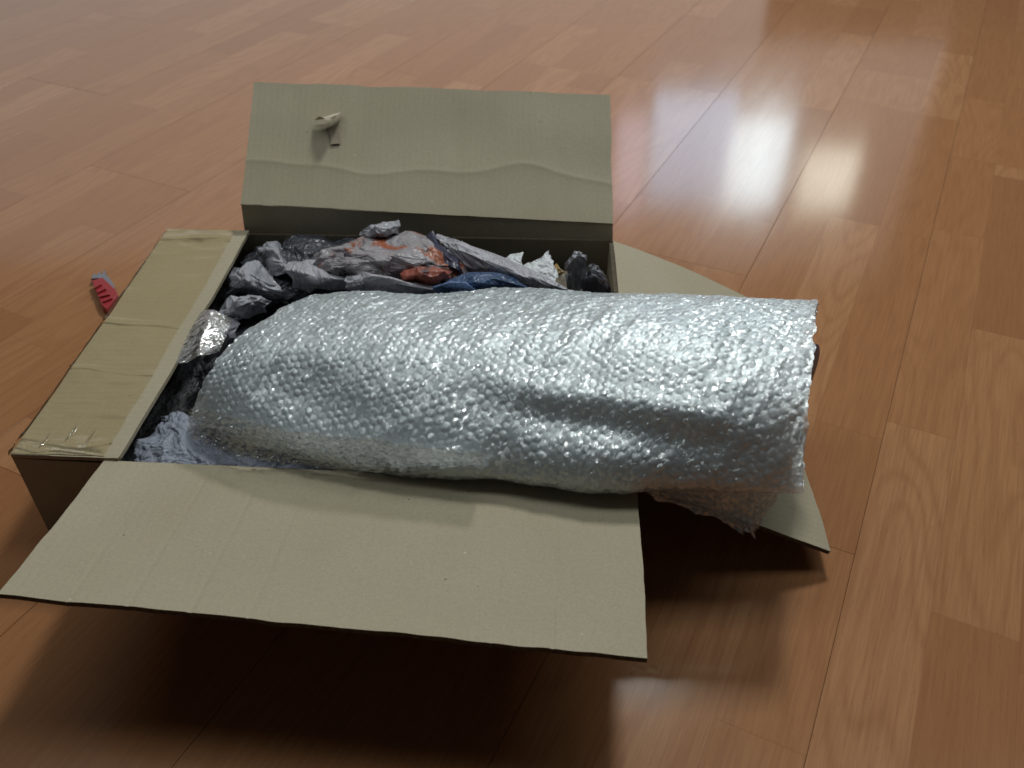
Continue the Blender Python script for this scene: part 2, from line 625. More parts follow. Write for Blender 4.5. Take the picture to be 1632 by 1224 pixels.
# walls: outside faces on the box's outline, so the normal (and the proud face) points out
ins = TH
board('box_wall', ground(FL), ground(FR), FL, FR, box, M_CARD, 50, 16, up=(0, -1, 0), rag=0,
      disp=lambda u, v: 0.0015 * np.sin(u * 5) * v)
BW = np.array([0, TH, 0])
board('box_wall', ground(BL) + BW, ground(BR) + BW, BL + BW, BR + BW, box, M_CARD, 50, 16, up=(0, 1, 0), rag=0)
board('box_wall', ground(FL) + [0, TH, 0], ground(BL) - [0, TH, 0], FL + [0, TH, 0], BL - [0, TH, 0], box, M_CARD_Y, 40, 16, up=(-1, 0, 0), rag=0)
board('box_wall', ground(FR) + [0, TH, 0], ground(BR) - [0, TH, 0], FR + [0, TH, 0], BR - [0, TH, 0], box, M_CARD_Y, 40, 16, up=(1, 0, 0), rag=0)
board('box_bottom', FL * [1, 1, 0] + [TH, TH, .006], FR * [1, 1, 0] + [-TH, TH, .006], BL * [1, 1, 0] + [TH, -TH, .006], BR * [1, 1, 0] + [-TH, -TH, .006],
      box, M_CARD, 20, 20, th=0.003, up=z3, rag=0)

# the front flap rises a little towards the camera
f0, f1 = at(-3, 953, 0.1175), at(1033, 1052, 0.1175)


def d_front(u, v):
    w = 0.0020 * np.sin(u * 3.3 + 0.4) * v + 0.0005 * vnoise(u * 5, v * 2, 4) * v
    return w - 0.004 * (v ** 2) * (1 - v) - sum(a * np.exp(-((u - c) / 0.0035) ** 2) * np.clip((v - v0) * 6, 0, 1) for c, a, v0 in ((0.115, .0004, .2), (0.21, .0005, .0), (0.31, .0006, .1), (0.40, .0005, .0), (0.545, .0002, .3), (0.77, .0004, .25), (0.86, .0006, .35))) + 0.0002 * vnoise(u * 22, v * 1.5, 8) + 0.0025 * v ** 2


h0, h1 = SF + [0.0, -0.0005, 0.0], FR + [0, -0.0005, 0]
h0 = at(168, 737, HB)
h1 = at(1015, 774, HB)
board('front_flap', h0 + [0, -.0005, .003], h1 + [0, -.0005, .003], f0, f1, box, M_CARD, 420, 60, disp=d_front, up=z3, rag=0.0012, seed=3)

# the back flap: a low upright band, then leaning back
b0, b1 = at(390, 370, HB), at(977, 381, HB)
b0 = np.array([b0[0], BL[1] + 0.0005, HB - 0.006])
b1 = np.array([b1[0], BR[1] + 0.0035, HB - 0.006])
k0, k1 = np.array([-0.3185, 0.934, 0.1315]), np.array([0.1185, 0.9195, 0.114])
board('back_flap_band', b0 + [0, 0, .0005], b1 + [0, 0, .0005], k0, k1, box, M_CARD, 90, 12, up=(0, -1, 0), rag=0, seed=5)


def aty(u, v, Y):
    d = ray(u, v)
    return np.array([0, 0, CAM_H]) + Y / d[1] * d


t0, t1 = aty(405, 130, 1.072), aty(973, 151, 1.062)


def d_back(u, v):
    # crease line wandering across the flap
    c = 0.34 + 0.012 * np.sin(u * 11) + 0.010 * np.sin(u * 27 + 1) + 0.075 * np.exp(-((u - 0.78) / 0.09) ** 2) - 0.045 * np.exp(-((u - 0.31) / 0.09) ** 2) - 0.03 * np.clip((u - .86) / .14, 0, 1)
    dd = (v - c)
    r = 0.0016 * np.exp(-(np.abs(dd) / 0.13)) + 0.0004 * np.exp(-(np.abs(dd) / 0.012))
    return r - 0.002 * np.sin(v * math.pi) + 0.0012 * vnoise(u * 5, v * 3, 9) + 0.0005 * vnoise(u * 26, v * 2, 2)


bf = board('back_flap', k0 + [0, -.0002, -.0010], k1 + [0, -.0002, -.0010], t0, t1, box, M_CARD, 170, 90, disp=d_back, up=(0, -1, 0.7), rag=0.0012, seed=7)
# torn curl of paper, its shadow below laid on as a darker patch
nb = np.cross(k1 - k0, t0 - k0)
nb /= np.linalg.norm(nb)
if nb[1] > 0:
    nb = -nb


def onflap(u, v, off):
    """point of the back flap's plane seen at the pixel, moved off along its normal"""
    d = ray(u, v)
    o = np.array([0, 0, CAM_H])
    return o + d * (np.dot(k0 - o, nb) / np.dot(d, nb)) + nb * off


M_PAPER = mat_simple('torn_paper_fibre', (0.50, 0.44, 0.33), 0.8, 0.15, 200)
tp = []
rows = [[(502, 194, .003), (515, 193, .004), (530, 188, .004), (546, 180, .003)],
        [(506, 196, .009), (518, 196, .011), (531, 192, .012), (545, 185, .008)],
        [(512, 197, .015), (521, 200, .018), (532, 198, .018), (541, 192, .012)],
        [(518, 199, .017), (523, 205, .020), (530, 206, .019), (536, 199, .014)]]
P = np.array([[onflap(*q) for q in r] for r in rows])


def refine(P, k=4):
    """Catmull-Rom refinement of a control grid"""
    def cr(P, k):
        n = P.shape[0]
        Q = np.concatenate([2 * P[:1] - P[1:2], P, 2 * P[-1:] - P[-2:-1]])
        out = []
        for i in range(n - 1):
            p0, p1, p2, p3 = Q[i:i + 4]
            for s in range(k):
                t = s / k
                out.append(0.5 * (2 * p1 + (p2 - p0) * t + (2 * p0 - 5 * p1 + 4 * p2 - p3) * t * t + (3 * p1 - p0 - 3 * p2 + p3) * t ** 3))
        out.append(P[-1])
        return np.array(out)
    P = cr(P, k)
    return cr(P.transpose(1, 0, 2), k).transpose(1, 0, 2)


def sheet_obj(name, P, mat, parent=None, **props):
    nu, nv = P.shape[:2]
    o = link_mesh(name, P.reshape(-1, 3), grid_faces(nu, nv), mat, parent, **props)
    uvl = o.data.uv_layers.new(name='UVMap')
    w = np.linalg.norm(P[-1, nv // 2] - P[0, nv // 2])
    h = np.linalg.norm(P[nu // 2, -1] - P[nu // 2, 0])
    li = np.zeros(len(o.data.loops), dtype=np.int32)
    o.data.loops.foreach_get('vertex_index', li)
    iu, iv = li // nv, li % nv
    uv = np.stack([iu / (nu - 1) * w * 8, iv / (nv - 1) * h * 8], -1).astype(np.float32)
    uvl.data.foreach_set('uv', uv.ravel())
    return o


sheet_obj('torn_paper', refine(P, 5), M_PAPER, bf)
rows = [[(521, 204, .0), (540, 200, .0)], [(526, 216, .0), (541, 214, .0)], [(527, 230, .0), (543, 229, .0)]]
P = np.array([[onflap(a, b, 0.0004) for a, b, _ in r] for r in rows])
sheet_obj('curl_shadow', refine(P, 4), mat_simple('curl_shadow_tone', (0.29, 0.24, 0.175), 0.9, 0.2, 300), bf)  # dark sheet standing in for the curl's cast shadow

# right flap slants down to the floor
r0, r1 = at(1325, 880, 0.020), at(1196, 477, 0.022)
board('right_flap', FR + [.0006, -0.002, .001], BR + [.0006, 0, .001], r0, r1, box, M_CARD_Y, 110, 50,
      disp=lambda u, v: 0.0035 * np.sin(v * math.pi) + 0.0008 * vnoise(u * 8, v * 4, 3), up=z3, rag=0.001, seed=11)

# the strip of lid left uncut on the left, packing tape wrapped over it
so = 0.0008


def d_strip(u, v):
    return 0.0010 * vnoise(u * 9, v * 2, 1) - 0.0012 * np.sin(u * math.pi) + 0.0014 * np.exp(-(v / 0.06) ** 2) * 0


strip = board('lid_strip', FL + [0, 0, TH + so], BL + [0, 0, TH + so], SF + [0, 0, TH + so], SB + [0, 0, TH + so], box, M_CARD_Y, 110, 24,
              disp=d_strip, up=z3, rag=0.0006, seed=13, edge=M_CARD_Y)
nu, nv = 260, 200
U = np.linspace(0, 1, nu)[:, None] + np.zeros((1, nv))
V = np.linspace(0, 1, nv)[None, :] + np.zeros((nu, 1))
fl = FL + [0, 0, TH + so]
blp = BL + [0, 0, TH + so]
sf = SF + [0, 0, TH + so]
sb = SB + [0, 0, TH + so]
# v: 0..0.28 runs up the outer wall, then across the lid stopping short of the inner edge
W = np.clip((V - 0.22) / 0.78, 0, 1) * (0.87 + 0.012 * vnoise(U * 7, U * 0, 3) - 0.03 * U + 0.004 * vnoise(U * 60, U * 0, 9))
Uo = 0.001 + U * 0.998
base = (fl[None, None] * (1 - Uo[..., None]) + blp[None, None] * Uo[..., None]) * (1 - W[..., None]) + \
       (sf[None, None] * (1 - Uo[..., None]) + sb[None, None] * Uo[..., None]) * W[..., None]
down = np.clip((0.22 - V) / 0.22, 0, 1)
base[..., 2] -= down * 0.004
corner = np.exp(-((V - 0.22) / 0.03) ** 2)
base[..., 0] -= down ** 0.3 * 0.0022
endk = np.exp(-(U / 0.05) ** 2) + np.exp(-((1 - U) / 0.07) ** 2)
wr = 0.0015 * np.exp(-(vnoise(U * 15 + V * 0.35 + 0.12 * vnoise(V * 5, U * 9, 2), U * 0, 21) / 0.05) ** 2) * (0.5 + 0.5 * vnoise(U * 9, V * 3, 33)) \
    + 0.0026 * endk * np.abs(vnoise(U * 22 + 1.3 * V, V * 2.6, 23)) + 0.0005 * endk * vnoise(U * 70, V * 12, 27) + 0.00025 * vnoise(U * 40, V * 6, 25) \
    + 0.0011 * np.exp(-(np.abs(U - 0.045 - 0.012 * np.sin(V * 7)) / 0.012)) + 0.0014 * np.exp(-(np.abs(U - 0.955 + 0.01 * np.sin(V * 6)) / 0.012))
for c_, u_ in ((0.62, 0.075), (0.80, 0.060), (0.44, 0.045)):
    wr += 0.0016 * np.exp(-((V - c_ - 0.25 * (U - u_)) / 0.010) ** 2) * np.exp(-((U - u_) / 0.022) ** 2)
base[..., 2] += 0.0008 + wr
base[..., 0] -= wr * (down > 0) * 0.7
base[..., 2] -= np.clip((0.004 - U) / 0.004, 0, 1) * 0.002
sheet_obj('packing_tape', base, M_TAPE, strip)
# loose end of tape standing up from the inner edge
rows = [[(280, 580, HB + .008), (292, 548, HB + .008), (306, 520, HB + .008), (320, 497, HB + .008)],
        [(300, 577, HB + .010), (310, 547, HB + .010), (318, 520, HB + .011), (328, 494, HB + .010)],
        [(316, 568, HB + .014), (322, 545, HB + .013), (328, 520, HB + .014), (336, 494, HB + .011)],
        [(332, 566, HB + .008), (338, 545, HB + .010), (344, 522, HB + .010), (350, 498, HB + .008)],
        [(350, 560, HB + .002), (356, 545, HB + .004), (364, 526, HB + .004), (372, 508, HB + .002)]]
P = refine(np.array([[at(*q) for q in r] for r in rows]), 8)
P += (0.0010 * vnoise(np.arange(P.shape[0])[:, None] * 0.16 + np.zeros(P.shape[:2]), np.arange(P.shape[1])[None, :] * 0.10, 4))[..., None] * np.array([0.3, 0.2, 1])
sheet_obj('loose_tape_end', P, mat_film('loose_tape', 0.10, 0.40, 0.12, 0.07, 0.0, 0.12, base=(0.55, 0.50, 0.40), tint=(0.95, 0.92, 0.84)), strip)
# frayed scrap of tape at the front flap's corner
q = at(1026, 1056, 0.117)
sc_ = []
rr = random.Random(3)
P = np.array([[q + [(-.009 + .018 * i / 7), -.001 - .004 * j / 5 + rr.uniform(-.0012, .0012), -.001 - .006 * j / 5 + rr.uniform(-.0015, .0015)] for j in range(6)] for i in range(8)])
sheet_obj('tape_scrap', P, M_TAPE_CLEAR, box)


# ------------------------------------------------------------------ crumpled paper
def crumple(P, amp, freq, seed, n=7):
    """sharp folds: sum of warped triangle waves, pushed along the normals"""
    r = np.random.RandomState(seed)
    nu, nv = P.shape[:2]
    L = np.linalg.norm(P[-1, nv // 2] - P[0, nv // 2]) + 1e-6
    Wd = np.linalg.norm(P[nu // 2, -1] - P[nu // 2, 0]) + 1e-6
    x = np.linspace(0, L, nu)[:, None] + np.zeros((1, nv))
    y = np.linspace(0, Wd, nv)[None, :] + np.zeros((nu, 1))
    wx = x + 0.25 / freq * vnoise(x * freq * .7 + 5, y * freq * .7, seed)
    wy = y + 0.25 / freq * vnoise(x * freq * .7, y * freq * .7 + 9, seed + 1)
    h = np.zeros((nu, nv))
    for k in range(n):
        a = r.rand() * math.pi
        f = freq * (0.5 + 1.4 * r.rand())
        ph = r.rand()
        m = np.clip(0.6 + 1.1 * vnoise(x * freq * .5 + k * 3, y * freq * .5, seed + k), 0, 1.3)
        h += tri((wx * math.cos(a) + wy * math.sin(a)) * f + ph) * m / (0.5 + f / freq)
    h /= math.sqrt(n)
    N = grid_normals(P)
    side = 0.35 * amp * np.stack([vnoise(x * freq, y * freq, seed + 20), vnoise(x * freq, y * freq, seed + 21), 0 * x], -1)
    return P + N * (h * amp)[..., None] + side


def facets(P, amp, seed, m=6):
    """push the points of a coarse net about and join them by flat facets, as creased paper is"""
    r = np.random.RandomState(seed)
    nu, nv = P.shape[:2]
    N = grid_normals(P)
    P = P + N * r.uniform(-1, 1, (nu, nv, 1)) * amp
    du = np.gradient(P, axis=0)
    dv = np.gradient(P, axis=1)
    P = P + du * r.uniform(-.38, .38, (nu, nv, 1)) + dv * r.uniform(-.38, .38, (nu, nv, 1))
    a = np.linspace(0, nu - 1, (nu - 1) * m + 1)
    b = np.linspace(0, nv - 1, (nv - 1) * m + 1)
    i = np.minimum(a.astype(int), nu - 2)
    j = np.minimum(b.astype(int), nv - 2)
    fa, fb = (a - i)[:, None, None], (b - j)[None, :, None]
    I, J = np.meshgrid(i, j, indexing='ij')
    A, B, C, D = P[I, J], P[I + 1, J], P[I, J + 1], P[I + 1, J + 1]
    # each net cell is two triangles, split along alternating diagonals
    t1 = np.where(fa + fb <= 1, A + (B - A) * fa + (C - A) * fb, D + (C - D) * (1 - fa) + (B - D) * (1 - fb))
    t2 = np.where(fa >= fb, A + (B - A) * fa + (D - B) * fb, A + (C - A) * fb + (D - C) * fa)
    return np.where(((I + J) % 2 == 0)[..., None], t1, t2)


def paper(label, rows, mat, seed, amp=0.006, freq=28, k=12, fine=2, name='newspaper_sheet', group='crumpled newspaper sheets packed in the box'):
    P = facets(refine(np.array([[at(*q) for q in r] for r in rows]), fine), amp * 0.8, seed)
    P = crumple(P, amp * 0.5, freq * 1.5, seed)
    o = sheet_obj(name, P, mat)
    o['label'] = label
    o['category'] = 'newspaper'
    o['group'] = group
    return o


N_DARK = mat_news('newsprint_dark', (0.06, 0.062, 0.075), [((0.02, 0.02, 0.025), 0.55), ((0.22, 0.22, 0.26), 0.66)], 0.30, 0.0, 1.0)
N_GREY = mat_news('newsprint_grey', (0.37, 0.37, 0.41), [((0.20, 0.20, 0.235), 0.57)], 0.30, 0.35, 2.0)
N_COL = mat_news('newsprint_orange', (0.34, 0.31, 0.33), [((0.33, 0.10, 0.05), 0.53), ((0.04, 0.03, 0.045), 0.60)], 0.36, 0.2, 3.4, 30)
N_BLUE = mat_news('newsprint_blue', (0.045, 0.082, 0.17), [((0.02, 0.035, 0.07), 0.58), ((0.09, 0.14, 0.26), 0.64)], 0.33, 0.0, 4.0)
N_LILAC = mat_news('newsprint_lilac', (0.43, 0.415, 0.46), [((0.27, 0.26, 0.30), 0.60)], 0.34, 0.35, 5.0)
N_PALE = mat_news('newsprint_pale', (0.70, 0.71, 0.73), [((0.30, 0.30, 0.33), 0.66)], 0.5, 0.3, 6.0)
N_RED = mat_news('newsprint_red', (0.28, 0.075, 0.05), [((0.36, 0.32, 0.34), 0.58), ((0.08, 0.05, 0.06), 0.63)], 0.38, 0.0, 7.0, 34)
N_MID = mat_news('newsprint_middle', (0.17, 0.17, 0.20), [((0.08, 0.08, 0.10), 0.55)], 0.34, 0.0, 2.6)
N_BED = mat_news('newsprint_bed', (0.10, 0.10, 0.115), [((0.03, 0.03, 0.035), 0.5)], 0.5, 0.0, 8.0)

# the bed: old sheets at the bottom of the box
P = np.array([[FL + [.012, .012, -.055], SF + [.05, .02, -.06], (SF + FR) / 2 + [0, .02, -.07], FR + [-.012, .012, -.06]],
              [FL * .6 + BL * .4 + [.012, 0, -.06], SF * .6 + SB * .4 + [.05, 0, -.07], [-.1, .68, .02], FR * .6 + BR * .4 + [-.012, 0, -.06]],
              [BL * .7 + FL * .3 + [.012, 0, -.05], SB * .7 + SF * .3 + [.05, 0, -.045], [-.1, .82, .04], BR * .7 + FR * .3 + [-.012, 0, -.05]],
              [BL + [.012, -.012, -.045], SB + [.05, -.012, -.035], [-.1, .90, .06], BR + [-.012, -.012, -.045]]])
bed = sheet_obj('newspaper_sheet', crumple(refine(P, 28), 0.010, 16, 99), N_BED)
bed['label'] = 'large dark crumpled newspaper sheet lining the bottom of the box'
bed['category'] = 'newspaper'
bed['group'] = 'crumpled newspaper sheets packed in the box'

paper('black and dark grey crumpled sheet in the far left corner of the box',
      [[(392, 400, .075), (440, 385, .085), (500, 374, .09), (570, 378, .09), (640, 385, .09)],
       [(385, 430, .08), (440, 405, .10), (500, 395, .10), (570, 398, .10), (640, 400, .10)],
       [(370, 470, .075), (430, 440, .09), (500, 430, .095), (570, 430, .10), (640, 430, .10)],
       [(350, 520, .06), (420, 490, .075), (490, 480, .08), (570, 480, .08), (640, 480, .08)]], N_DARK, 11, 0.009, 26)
paper('shiny grey folded paper ridge beside the lid strip in the far left corner',
      [[(402, 402, .085), (416, 390, .105), (432, 384, .105), (446, 392, .09)],
       [(412, 412, .09), (426, 398, .112), (442, 400, .112), (452, 412, .095)],
       [(424, 428, .09), (438, 414, .110), (452, 420, .112), (462, 428, .095)],
       [(436, 442, .085), (446, 434, .102), (458, 438, .102), (466, 440, .09)]], N_GREY, 12, 0.003, 40, 10)
paper('dark grey crease of newspaper under the tape-covered strip',
      [[(372, 430, .085), (392, 422, .098), (412, 424, .098), (432, 436, .09)],
       [(368, 446, .09), (390, 436, .108), (414, 440, .108), (440, 456, .095)],
       [(364, 462, .085), (392, 456, .098), (420, 462, .098), (452, 474, .085)],
       [(360, 470, .07), (390, 472, .08), (424, 478, .08), (462, 484, .07)]], N_GREY, 13, 0.004, 34, 10)
paper('pale grey pointed wad of newspaper left of the bubble wrap',
      [[(350, 488, .09), (372, 474, .10), (400, 468, .10), (424, 478, .09)],
       [(352, 500, .09), (376, 484, .108), (402, 474, .108), (428, 482, .095)],
       [(356, 508, .09), (382, 496, .100), (404, 488, .100), (424, 492, .092)],
       [(356, 514, .08), (384, 508, .085), (406, 502, .085), (422, 498, .085)]], N_GREY, 14, 0.0035, 40, 10)
paper('grey paper wad below the loose tape end',
      [[(326, 520, .085), (342, 506, .095), (360, 504, .095), (376, 508, .085)],
       [(322, 540, .085), (340, 524, .10), (360, 518, .10), (378, 524, .09)],
       [(322, 560, .08), (340, 552, .095), (358, 540, .095), (374, 540, .085)],
       [(326, 580, .06), (342, 574, .07), (360, 562, .07), (374, 552, .07)]], N_MID, 15, 0.004, 36, 10)
paper('long grey newspaper fold with an orange print in front of the dark sheets',
      [[(452, 424, .095), (500, 428, .10), (560, 440, .10), (610, 446, .10)],
       [(456, 416, .105), (500, 416, .112), (560, 430, .112), (620, 436, .112)],
       [(460, 432, .11), (500, 436, .118), (560, 446, .118), (640, 452, .118)],
       [(470, 462, .09), (510, 462, .10), (570, 466, .10), (650, 470, .10)]], N_LILAC, 16, 0.004, 26, 14)
paper('white sheet with orange print heaped in the middle of the back wall',
      [[(488, 418, .10), (520, 394, .115), (580, 380, .12), (640, 372, .12), (700, 378, .12), (740, 392, .11)],
       [(492, 424, .11), (540, 402, .13), (600, 394, .135), (660, 388, .135), (710, 394, .13), (748, 410, .115)],
       [(520, 434, .115), (560, 420, .135), (610, 416, .14), (670, 412, .14), (720, 420, .13), (752, 432, .115)],
       [(548, 452, .105), (590, 446, .12), (630, 446, .12), (680, 446, .12), (730, 448, .115), (760, 454, .105)]], N_COL, 17, 0.006, 26, 12)
paper('bluish grey twist of paper standing highest against the back flap',
      [[(572, 372, .115), (590, 360, .13), (612, 354, .135), (636, 354, .13)],
       [(574, 378, .118), (594, 366, .137), (616, 360, .14), (638, 360, .132)],
       [(578, 382, .118), (598, 376, .132), (618, 372, .135), (636, 368, .128)],
       [(582, 386, .11), (602, 384, .118), (620, 380, .12), (632, 376, .115)]], N_GREY, 18, 0.003, 50, 10)
paper('small sheet with red print next to the blue one',
      [[(636, 436, .125), (660, 424, .135), (690, 422, .135), (716, 432, .125)],
       [(634, 444, .13), (660, 434, .145), (690, 432, .145), (718, 438, .13)],
       [(640, 452, .125), (664, 446, .135), (690, 446, .135), (716, 446, .125)],
       [(650, 462, .11), (670, 460, .115), (694, 458, .115), (714, 456, .11)]], N_RED, 19, 0.0035, 44, 10)
paper('dark blue newspaper page folded behind the bubble wrap',
      [[(700, 452, .12), (740, 440, .13), (780, 432, .13), (832, 448, .12)],
       [(700, 460, .125), (740, 446, .14), (784, 438, .14), (834, 454, .125)],
       [(704, 468, .12), (742, 458, .135), (790, 454, .135), (838, 462, .12)],
       [(706, 480, .10), (742, 478, .11), (790, 478, .11), (840, 480, .10)]], N_BLUE, 20, 0.0035, 24, 12)
paper('bright blue fold of newspaper at the edge of the bubble wrap',
      [[(690, 456, .13), (716, 448, .14), (740, 448, .14), (762, 460, .13)],
       [(688, 460, .13), (716, 452, .146), (742, 454, .146), (766, 466, .13)],
       [(694, 466, .125), (716, 460, .135), (742, 462, .135), (764, 472, .12)],
       [(700, 478, .11), (718, 476, .115), (742, 476, .115), (762, 480, .11)]],
      mat_news('newsprint_sky', (0.12, 0.19, 0.36), [((0.06, 0.10, 0.20), 0.60)], 0.35, 0.0, 9.0), 21, 0.002, 30, 10)
paper('grey fold of newspaper running along the far edge of the bubble wrap',
      [[(552, 440, .12), (590, 436, .13), (640, 446, .13), (716, 462, .12)],
       [(552, 446, .125), (590, 440, .138), (640, 450, .138), (716, 465, .125)],
       [(556, 458, .12), (592, 452, .13), (642, 458, .13), (714, 469, .12)],
       [(560, 472, .10), (594, 472, .11), (644, 474, .11), (712, 478, .10)]], N_LILAC, 22, 0.0025, 30, 12)
paper('long lilac grey wedge of paper slanting down to the right',
      [[(694, 374, .125), (730, 384, .13), (790, 404, .13), (850, 432, .125), (906, 458, .12)],
       [(702, 384, .13), (738, 396, .138), (800, 418, .138), (854, 440, .132), (908, 462, .125)],
       [(716, 402, .128), (750, 416, .132), (806, 434, .132), (858, 450, .128), (900, 466, .12)],
       [(730, 430, .115), (764, 440, .118), (812, 450, .118), (858, 462, .115), (894, 474, .11)]], N_LILAC, 23, 0.003, 20, 12)
paper('black blue newspaper fold under the lilac wedge',
      [[(660, 384, .115), (690, 378, .125), (712, 390, .125), (730, 410, .115)],
       [(664, 400, .115), (696, 396, .13), (720, 410, .13), (736, 432, .118)],
       [(672, 424, .11), (702, 420, .125), (726, 430, .125), (742, 446, .115)],
       [(690, 448, .10), (712, 444, .11), (732, 448, .11), (748, 456, .105)]],
      mat_news('newsprint_navy', (0.05, 0.05, 0.085), [((0.30, 0.07, 0.04), 0.56), ((0.012, 0.02, 0.04), 0.60)], 0.32, 0.0, 11.0, 30), 24, 0.005, 34, 12)


def shard(label, rows, mat, seed, amp=0.0007, k=8):
    return paper(label, rows, mat, seed, amp, 40, k, 3)


shard('small white paper point left of the taller white point at the back wall',
      [[(796, 424, .114), (802, 414, .116), (814, 406, .118), (833, 402, .120)],
       [(806, 430, .114), (812, 420, .116), (820, 413, .118), (832, 409, .120)],
       [(820, 436, .114), (824, 430, .115), (828, 424, .117), (831, 416, .119)],
       [(830, 440, .113), (832, 436, .114), (834, 430, .116), (833, 424, .117)]], N_PALE, 31)
shard('taller white paper point beside the small scrap of yellow paper',
      [[(828, 426, .112), (842, 420, .115), (858, 412, .118), (874, 401, .122)],
       [(840, 436, .112), (852, 430, .115), (866, 422, .118), (879, 412, .121)],
       [(854, 448, .110), (866, 441, .113), (876, 434, .116), (884, 424, .119)],
       [(868, 462, .108), (878, 456, .110), (886, 448, .113), (890, 436, .116)]], N_PALE, 32)
shard('small scrap of yellow paper between white and grey points',
      [[(882, 424, .108), (888, 420, .112), (890, 428, .112)],
       [(882, 436, .106), (890, 432, .11), (898, 434, .11)],
       [(884, 444, .102), (890, 440, .105), (898, 437, .105)]],
      mat_simple('yellow_print', (0.50, 0.33, 0.12), 0.5), 33, 0.001)
shard('shiny grey folded corner of newspaper near the right wall of the box',
      [[(898, 424, .11), (908, 410, .125), (920, 401, .135), (934, 408, .13)],
       [(900, 432, .11), (912, 418, .127), (924, 406, .136), (936, 414, .128)],
       [(902, 440, .108), (914, 430, .115), (924, 422, .12), (934, 420, .12)],
       [(904, 466, .09), (916, 464, .09), (924, 462, .09), (932, 460, .09)]], N_GREY, 34, 0.003)
shard('dark grey curved sheet of newspaper in the far right corner of the box',
      [[(932, 428, .105), (942, 420, .12), (954, 426, .118), (964, 440, .105)],
       [(934, 438, .105), (944, 430, .118), (956, 436, .115), (968, 450, .10)],
       [(930, 452, .10), (944, 446, .108), (960, 452, .105), (974, 462, .09)],
       [(928, 472, .08), (946, 472, .08), (962, 472, .08), (980, 474, .07)]],
      mat_news('newsprint_mid', (0.16, 0.16, 0.19), [((0.09, 0.09, 0.11), 0.6)], 0.36, 0.0, 12.0), 35, 0.002)
paper('brown newspaper filling low in the far right of the box',
      [[(840, 440, .07), (880, 430, .08), (920, 430, .08), (975, 440, .06)],
       [(840, 455, .08), (880, 450, .09), (920, 450, .09), (975, 455, .07)],
       [(840, 475, .08), (880, 475, .09), (920, 475, .09), (975, 475, .07)],
       [(840, 500, .06), (880, 500, .07), (920, 500, .07), (975, 500, .06)]],
      mat_news('newsprint_brown', (0.15, 0.12, 0.09), [((0.05, 0.045, 0.045), 0.56)], 0.5, 0.0, 13.0), 36, 0.004, 30, 8)

# grey sheets with many fine wrinkles at the front left
N_WR = mat_news('newsprint_wrinkled', (0.25, 0.265, 0.325), [((0.15, 0.16, 0.20), 0.57)], 0.5, 0.12, 14.0)


def wrinkled(label, rows, seed, amp, freq, k, ang):
    P = facets(refine(np.array([[at(*q) for q in r] for r in rows]), 3), 0.0040, seed, 8)
    nu, nv = P.shape[:2]
    x = np.linspace(0, 1, nu)[:, None] + np.zeros((1, nv))
    y = np.linspace(0, 1, nv)[None, :] + np.zeros((nu, 1))
    s = (x * math.cos(ang) + y * math.sin(ang)) * freq + 2.6 * vnoise(x * 2.5, y * 2.5, seed)
    h = (1 - np.abs(tri(s * 0.5))) * np.clip(0.6 + vnoise(x * 4, y * 5, seed + 2), 0.1, 1.5) \
        + 0.6 * (1 - np.abs(tri(s * 1.13 + 2 * vnoise(x * 4 + 2, y * 4, seed + 5)))) + 0.5 * vnoise(x * 9, y * 9, seed + 7)
    P = crumple(P + grid_normals(P) * (amp * h)[..., None], 0.0010, 40, seed + 50)
    o = sheet_obj('newspaper_sheet', P, N_WR)
    o['label'] = label
    o['category'] = 'newspaper'
    o['group'] = 'crumpled newspaper sheets packed in the box'
    return o


wrinkled('blue grey finely wrinkled sheet at the near left inside the box',
         [[(196, 760, .075), (214, 730, .078), (236, 692, .078), (262, 660, .075)],
          [(240, 766, .08), (262, 732, .088), (282, 696, .088), (300, 664, .08)],
          [(310, 770, .08), (330, 738, .088), (346, 704, .086), (350, 680, .075)],
          [(380, 774, .08), (400, 744, .086), (410, 716, .08), (416, 690, .07)],
          [(470, 780, .075), (480, 752, .08), (490, 730, .075), (496, 710, .06)]], 3, 0.0014, 9, 14, 1.35)
wrinkled('grey wrinkled sheet tucked under the loose bubble wrap edge at the near side',
         [[(400, 764, .084), (410, 748, .09), (420, 732, .088), (430, 716, .08)],
          [(450, 766, .084), (460, 752, .09), (470, 738, .088), (480, 722, .08)],
          [(520, 772, .08), (530, 756, .087), (536, 744, .086), (540, 730, .08)],
          [(640, 780, .076), (645, 764, .08), (650, 752, .08), (655, 740, .07)]], 8, 0.0013, 6, 12, 1.4)


# ------------------------------------------------------------------ bubble wrapped package
pack = empty('bubble_wrapped_parcel', (0.0, 0.60, 0.0), 'long silvery bubble wrapped parcel lying across the box and over its right edge', 'parcel')


def XU(u, Y, z):
    """x that puts a point at depth Y, height z on pixel column u"""
    zc = Y * math.cos(PITCH) - (z - CAM_H) * math.sin(PITCH)
    return (u - 816) / F * zc


def closed_spline(pts, n):
    pts = np.array(pts, float)
    m = len(pts)
    out = []
    for i in range(m):
        p0, p1, p2, p3 = pts[(i - 1) % m], pts[i], pts[(i + 1) % m], pts[(i + 2) % m]
        for s in range(24):
            t = s / 24
            out.append(0.5 * (2 * p1 + (p2 - p0) * t + (2 * p0 - 5 * p1 + 4 * p2 - p3) * t * t + (3 * p1 - p0 - 3 * p2 + p3) * t ** 3))
    out = np.array(out)
    d = np.linalg.norm(np.diff(np.vstack([out, out[:1]]), axis=0), axis=1)
    c = np.concatenate([[0], np.cumsum(d)])
    t = np.linspace(0, c[-1], n, endpoint=False)
    ext = np.vstack([out, out[:1]])
    return np.stack([np.interp(t, c, ext[:, k]) for k in range(ext.shape[1])], -1)


